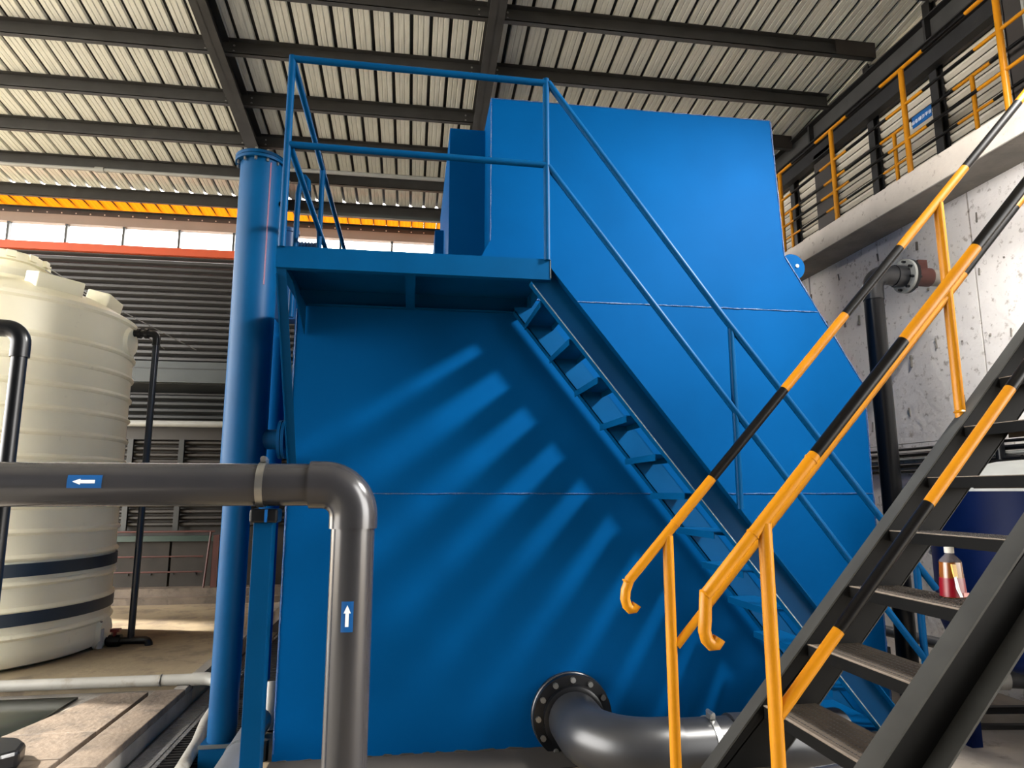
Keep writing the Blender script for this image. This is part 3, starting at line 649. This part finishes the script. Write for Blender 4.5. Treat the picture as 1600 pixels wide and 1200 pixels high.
for k in range(-2, 14):
    z = 1.0+.24*k; x = 1.725+.2195*k
    if z < .1 or x > 4.3: continue
    b = MB(); b.box(x, x+.235, 2.205, 2.835, z-.006, z); b.box(x+.229, x+.235, 2.205, 2.835, z-.05, z-.006)
    o = b.build('tread', TREAD, t)
    b = MB(); b.box(x-.004, x+.001, 2.205, 2.835, z-.048, z-.002); b.build('nosing', STAIRB, o)
    b = MB(); b.box(x-.006, x+.008, 2.205, 2.835, z-.002, z+.0015); b.build('worn_edge', EDGE, o)
    if 0 <= k < 4 or k == -1:
        b = MB(); random.seed(k+50)
        for i in range(7):
            for j in range(30):
                b.box(x+.03+i*.028, x+.034+i*.028, 2.22+j*.0203, 2.231+j*.0203, z, z+.0022)
        b.build('tread_studs', BROWNM, o)['kind'] = 'stuff'
def rail(pts, splits, first, rad, y, name):
    # pts: list of (x, z); the straight run is cut at 'splits' and painted in turn
    P = []; ms = []; cur = first; sp = list(splits)
    for i, (x, z) in enumerate(pts):
        if P:
            x0, z0 = P[-1]
            while sp and x0 < sp[0] < x and x > x0:
                s = sp.pop(0); zz = z0+(z-z0)*(s-x0)/(x-x0); P.append((s, zz)); ms.append(cur); cur = 1-cur; x0, z0 = P[-1]
            ms.append(cur)
        P.append((x, z))
    return MB().tube([(p[0], y, p[1]) for p in P], rad, 20, ms=ms).build(name, [YEL, BLK], t, True)
def hl(x): return 1.482+1.09*(x-1.134)
hook = [(.976, 1.176), (.964, 1.158), (.947, 1.157), (.933, 1.172), (.926, 1.200), (.930, 1.235), (.948, hl(.948))]
rail(hook+[(xb, hl(xb))], [1.347, 1.727, 2.071, 2.402, 2.824, 3.195, 3.6, 3.95], 0, .0215, 2.9, 'handrail')
rail([(a+.045, c) for a, c in hook[:-1]]+[(.98, hl(.98))]+[(xb, hl(xb))], [1.41, 1.80, 2.15, 2.62, 3.0, 3.4, 3.8], 0, .0215, 2.2, 'handrail')
rail([(1.15, hl(1.15)-.50), (xb, hl(xb)-.50)], [2.75, 3.1, 3.5], 0, .0185, 2.9, 'middle_rail')
rail([(1.215, .928), (xb, .928+1.095*(xb-1.215))], [1.452, 1.839, 2.228, 2.62, 3.0, 3.4, 3.8], 0, .0205, 2.2, 'middle_rail')
for (x, y) in ((1.128, 2.9), (2.645, 2.9), (4.15, 2.9), (1.205, 2.2), (2.72, 2.2), (4.2, 2.2)):
    b = MB(); b.tube([(x, y, ul(x)-.02), (x, y, hl(x)-.012)], .0235, 20); o = b.build('post', YEL, t, True)
    b = MB(); b.lathe([(.0236, 0), (.030, .006), (.0236, .014)], (x, y, ul(x)+.01)); b.build('weld_ring', YEL, o, True)
b = MB(); 
for x, y in ((1.165, 2.9), (1.16, 2.2), (.98, 2.2), (.935, 2.9), (1.395, 2.2)):
    d = Vector((1, 0, 1.09)).normalized(); p = Vector((x, y, hl(x))); b.tube([p-d*.003, p+d*.003], .0238, 20)
b.build('weld_rings', YEL, t)['kind'] = 'stuff'

# ---- plastic bottle on the tread
bx_, by_, bz_ = 2.14, 2.475, 1.2425
t = thing('plastic_bottle', 'amber drink bottle with white cap and red label on a black stair tread', 'bottle', (bx_, by_, bz_))
def sq(prof, mts, name, m, n=24, smooth=True, e=.72):
    b = MB(); N = len(prof)
    for (hx, hy, z) in prof:
        for k in range(n):
            a = 2*math.pi*k/n; c, s_ = math.cos(a), math.sin(a)
            b.v.append((bx_+hx*math.copysign(abs(c)**e, c)+.05*z*0, by_+hy*math.copysign(abs(s_)**e, s_), bz_+z))
    for i in range(N-1):
        for k in range(n): k2 = (k+1) % n; b.face((i*n+k, i*n+k2, (i+1)*n+k2, (i+1)*n+k), mts[i] if mts else 0)
    b.face(list(range(n))[::-1]); b.face([(N-1)*n+k for k in range(n)])
    return b.build(name, m, t, smooth)
AMB = mat('amber_liquid', (0.173, 0.0558, 0.00558), .12, spec=.6, coat=.4)
CLR = mat('clear_shoulder', (0.1172, 0.106, 0.1172), .1, alpha=.75, spec=.8)
LRED = mat('label_red', (0.1764, 0.0021, 0.0084), .3); LYEL = mat('label_yellow', (.75, .48, .12), .35); LPNK = mat('label_pink', (.55, .22, .2), .35)
bd = sq([(.043, .034, 0), (.046, .036, .004), (.043, .034, .07), (.039, .032, .135)], None, 'body', AMB)
sq([(.039, .032, .135), (.037, .030, .142), (.015, .014, .165), (.013, .013, .172)], None, 'shoulder', CLR)
b = MB(); b.tube([(bx_, by_, bz_+.170), (bx_, by_, bz_+.193)], .0175, 20); b.build('cap', CAPW, t, True)
lb = sq([(.0472, .0372, .003), (.0447, .0357, .055), (.0437, .0347, .075)], None, 'label', LRED); lb['label'] = 'red wrap label with white stripe'
b = MB(); b.prism([(bx_-.020, bz_+.080), (bx_-.012, bz_+.084), (bx_-.002, bz_+.03), (bx_+.008, bz_+.004), (bx_-.004, bz_+.004), (bx_-.016, bz_+.035)], 'Y', by_-.0392, by_-.0352); b.build('label_stripe', WHT, lb)
b = MB(); b.prism([(bx_-.026, bz_+.13), (bx_-.006, bz_+.128), (bx_-.004, bz_+.078), (bx_-.020, bz_+.080)], 'Y', by_-.0367, by_-.030); b.build('label_panel', LYEL, lb)
b = MB(); b.box(bx_+.012, bx_+.036, by_-.0388, by_-.034, bz_+.005, bz_+.02); b.build('label_box', LPNK, lb)

# ---- gallery railings
GP = [3.15, 4.205, 5.26, 6.36, 7.42, 8.5]
t = thing('gallery_railing', 'yellow and black tube railing along the front edge of the concrete gallery', 'railing', (4.55, 5.5, 4.575))
for y in GP: MB().tube([(4.55, y, 4.577), (4.55, y, 5.655)], .026, 14).build('post', YEL, t, True)
def ring(z, x, y0, y1, posts, half, r, name, par):
    cuts = [y0]; cols = []
    for p in posts:
        if p-half > cuts[-1]: cuts.append(p-half); cols.append(1)
        cuts.append(p+half); cols.append(0)
    cuts.append(y1); cols.append(1)
    return MB().tube([(x, c, z) for c in cuts], r, 12, ms=cols).build(name, [YEL, BLK], par, True)
ring(5.655, 4.55, 2.6, 9.5, GP, .285, .019, 'top_rail', t)
ring(5.285, 4.55, 2.6, 9.5, GP, .24, .016, 'middle_rail', t)
ring(4.93, 4.55, 2.6, 9.5, GP, .25, .016, 'lower_rail', t)
t = thing('gallery_railing', 'lower yellow and black railing set back behind the gallery front railing', 'railing', (5.1, 5.5, 4.575))
G2 = [5.045, 6.08, 7.12, 8.1]
for y in G2: MB().tube([(5.1, y, 4.577), (5.1, y, 5.495)], .021, 12).build('post', YEL, t, True)
ring(5.495, 5.1, 4.3, 9.5, G2, .21, .018, 'top_rail', t); ring(5.133, 5.1, 4.3, 9.5, G2, .2, .015, 'lower_rail', t)
t = thing('hanging_sign', 'small blue sign with white lettering tied to the gallery railing', 'sign', (5.06, 5.63, 5.37))
MB().box(5.055, 5.062, 5.50, 5.76, 5.365, 5.485).build('plate', STICK, t)
cu = bpy.data.curves.new('sign_text', 'FONT'); cu.body = '\u8bbe\u5907\u64cd\u4f5c\u5e73\u53f0'; cu.size = .045; cu.extrude = .001; cu.align_x = 'CENTER'
to = bpy.data.objects.new('sign_text', cu); COL.objects.link(to); bpy.context.view_layer.update()
me = bpy.data.meshes.new_from_object(to.evaluated_get(bpy.context.evaluated_depsgraph_get()))
bpy.data.objects.remove(to)
lt = bpy.data.objects.new('lettering', me); COL.objects.link(lt); me.materials.clear(); me.materials.append(WHT)
lt.parent = t; lt.location = Vector((5.0535, 5.63, 5.405))-Vector((5.06, 5.63, 5.37)); lt.rotation_euler = (math.pi/2, 0, -math.pi/2)
MB().box(5.056, 5.061, 5.78, 5.83, 5.38, 5.46).build('tie', CAPW, t)
t['label'] = 'small blue sign with white lettering tied to the gallery railing'

# ---- right: black riser pipe with flanged branch
t = thing('riser_pipe', 'tall black pipe with top elbow and red valve against the pale wall', 'pipe', (4.1, 5.3, 0))
py = 5.3; pz = 3.60; pr = .082
MB().tube([(4.10, py, .0), (4.08, py, 3.40)], pr, 28).build('riser', NAVYP, t, True).data.materials[0] = BLACKP
b = MB(); b.tube([(4.08, py, 3.36), (4.08, py, 3.46)]+[(4.08+.14-.14*math.cos(q*math.pi/16), py, 3.46+.14*math.sin(q*math.pi/16)) for q in range(1, 9)]+[(4.34, py, 3.60)], .088, 28); b.build('elbow', DARKP, t, True)
b = MB(); b.tube([(4.30, py, 3.6), (4.40, py, 3.6)], .097, 28); b.build('collar', DARKP, t, True)
b = MB(); b.lathe([(0, 0), (.155, 0), (.155, .025), (0, .025)], (4.40, py, 3.6), 'X', 36); b.build('flange', LGREY, t, True)
b = MB(); b.lathe([(0, 0), (.155, 0), (.155, .025), (0, .025)], (4.43, py, 3.6), 'X', 36); b.build('flange', BLACKP, t, True)
b = MB()
for k in range(8):
    a = k*math.pi/4+.3; b.tube([(4.37, py+.128*math.cos(a), 3.6+.128*math.sin(a)), (4.48, py+.128*math.cos(a), 3.6+.128*math.sin(a))], .013, 6)
b.build('flange_bolts', BLACKP, t)['kind'] = 'stuff'
b = MB(); b.tube([(4.455, py, 3.6), (4.66, py, 3.6)], .085, 24); vb = b.build('valve_body', REDP, t, True)
b = MB(); b.box(4.55, 4.64, py-.02, py+.02, 3.68, 3.76); b.build('valve_lug', REDP, vb)
MB().tube([(4.66, py, 3.6), (4.893, py, 3.6)], .078, 24).build('wall_branch', CONCD, t, True)

# ---- pipes running along the right wall
hs = [(1.86, .018, BLACKP, 'lowest'), (1.915, .022, BLACKP, 'second'), (1.975, .016, LGREY, 'third'), (2.02, .022, BLACKP, 'fourth'), (2.075, .014, BLACKP, 'topmost')]
for z, r_, m_, w_ in hs:
    o = MB().tube([(4.86, 3.0, z), (4.86, 7.6, z)], r_, 10).build('wall_pipe', m_, None, True)
    tag(o, '%s of the thin pipes running along the pale wall behind the stairs%s' % (w_, ', pale grey' if m_ is LGREY else ''), 'pipe', 'thin pipes along the right wall')
t = thing('ball_valve', 'black ball valve with upright lever on the wall pipes', 'valve', (4.78, 4.75, 1.8))
MB().tube([(4.80, 4.90, 1.92), (4.80, 4.90, 2.10)], .035, 14).build('body', BLACKP, t, True)
MB().tube([(4.80, 4.90, 2.08), (4.80, 4.90, 2.24)], .012, 10).build('lever', BLACKP, t, True)
MB().tube([(4.80, 4.99, 2.02), (4.80, 5.08, 2.02)], .022, 12).build('red_end', RED, t, True)
MB().tube([(4.80, 4.70, 1.93), (4.80, 5.0, 1.93)], .02, 12).build('tail', BLACKP, t, True)

# ---- navy tank at right
nx, ny = 4.20, 3.98
t = thing('navy_tank', 'dark navy steel tank with domed pale top behind the black staircase', 'tank', (nx, ny, 0))
R_ = .68
prof = [(0, .48), (.3, .50), (.52, .58), (.64, .70), (R_, .82), (R_+.006, .83), (R_+.006, .84), (R_, .85), (R_, 1.66)]
MB().lathe(prof, (nx, ny, 0), seg=72).build('shell', TANKN, t, True)
MB().lathe([(R_+.004, 1.66), (R_-.02, 1.70), (.5, 1.80), (.25, 1.86), (0, 1.88)], (nx, ny, 0), seg=72).build('dome', LGREY, t, True)
for a in (math.radians(240), math.radians(330), math.radians(150), math.radians(60)):
    MB().box(nx+.56*math.cos(a)-.04, nx+.56*math.cos(a)+.04, ny+.56*math.sin(a)-.04, ny+.56*math.sin(a)+.04, 0, .66).build('leg', TANKN, t)

# ---- floor pipes and angle irons at right
t = thing('silver_pipe', 'silver grey pipe low along the wall under the navy tank', 'pipe', (4.5, 6, 0))
b = MB(); b.tube([(4.42, 7.4, .33), (4.62, 6.0, .33), (4.74, 5.2, .33)], .05, 20); b.build('pipe', GREYL, t, True)
for y, x in ((6.8, 4.506), (5.6, 4.68)): MB().box(x-.03, x+.03, y-.03, y+.03, 0, .285).build('stand', STEELB, t)
t = thing('flanged_pipe', 'grey pipe stub with white coupling on the floor at right edge', 'pipe', (4.7, 4.8, 0))
b = MB(); b.tube([(3.95, 4.78, .30), (4.33, 4.66, .30)], .068, 24); b.build('pipe', GREYL, t, True)
MB().tube([(4.31, 4.666, .30), (4.38, 4.644, .30)], .082, 24).build('coupling', CAPW, t, True)
MB().tube([(4.37, 4.647, .30), (4.82, 4.505, .30)], .068, 24).build('pipe', GREYL, t, True)
MB().box(4.12, 4.17, 4.70, 4.75, 0, .233).build('stand', STEELB, t)
o = MB().bar((3.5, 4.82, .06), (5.2, 4.62, .06), .05, .045).bar((3.5, 4.79, .09), (5.2, 4.59, .09), .05, .006).build('angle_iron', STEELB); tag(o, 'black angle iron lying on the floor, farther of the two', 'steel bar', 'angle irons on the floor at right')
o = MB().bar((3.4, 4.62, .02), (5.2, 4.36, .02), .05, .03).build('angle_iron', STEELB); tag(o, 'black angle iron lying on the floor, nearer of the two', 'steel bar', 'angle irons on the floor at right')
t = thing('low_frame', 'low black steel frame on the floor behind the blue stair foot', 'frame', (4.1, 6.2, 0))
b = MB(); b.box(3.7, 4.4, 5.9, 5.96, .16, .22); b.box(3.7, 4.4, 6.5, 6.56, .16, .22); b.build('rail', STEELB, t)
for x in (3.75, 4.35):
    for y in (5.93, 6.53): MB().box(x-.03, x+.03, y-.03, y+.03, 0, .16).build('leg', STEELB, t)
MB().box(3.7, 4.4, 5.9, 6.56, .22, .25).build('top_plate', STEELB, t)

# ---- lamp added in place of an unseen opening; throws the stair shadows
t = thing('standin_lamp', 'round lamp added above the gallery railing in place of an unseen opening', 'lamp', tuple(LAMP))
dr = (Vector((.2, 4.65, 1.3))-LAMP).normalized()
b = MB(); p = LAMP-dr*.02; b.tube([p-dr*.16, p-dr*.04, p+dr*.0], .2, 28, rs=[.08, .19, .20], cap=True); b.build('housing', LGREY, t, True)
MB().tube([LAMP-dr*.16, (4.4, 2.45, 6.9)], .015, 8).build('hanger', STEELB, t, True)
t = thing('wall_fill_lamp', 'round fill lamp added over the black staircase to brighten the right wall', 'lamp', tuple(LAMP2))  # unseen lamp, added with its housing to light the right wall
dr = (AIM2-LAMP2).normalized(); p = LAMP2-dr*.02
b = MB(); b.tube([p-dr*.18, p-dr*.05, p], .2, 28, rs=[.07, .23, .25], cap=True); b.build('housing', LGREY, t, True)
MB().tube([p-dr*.17, (3.7, 2.15, 7.0)], .012, 8).build('hanger', STEELB, t, True)
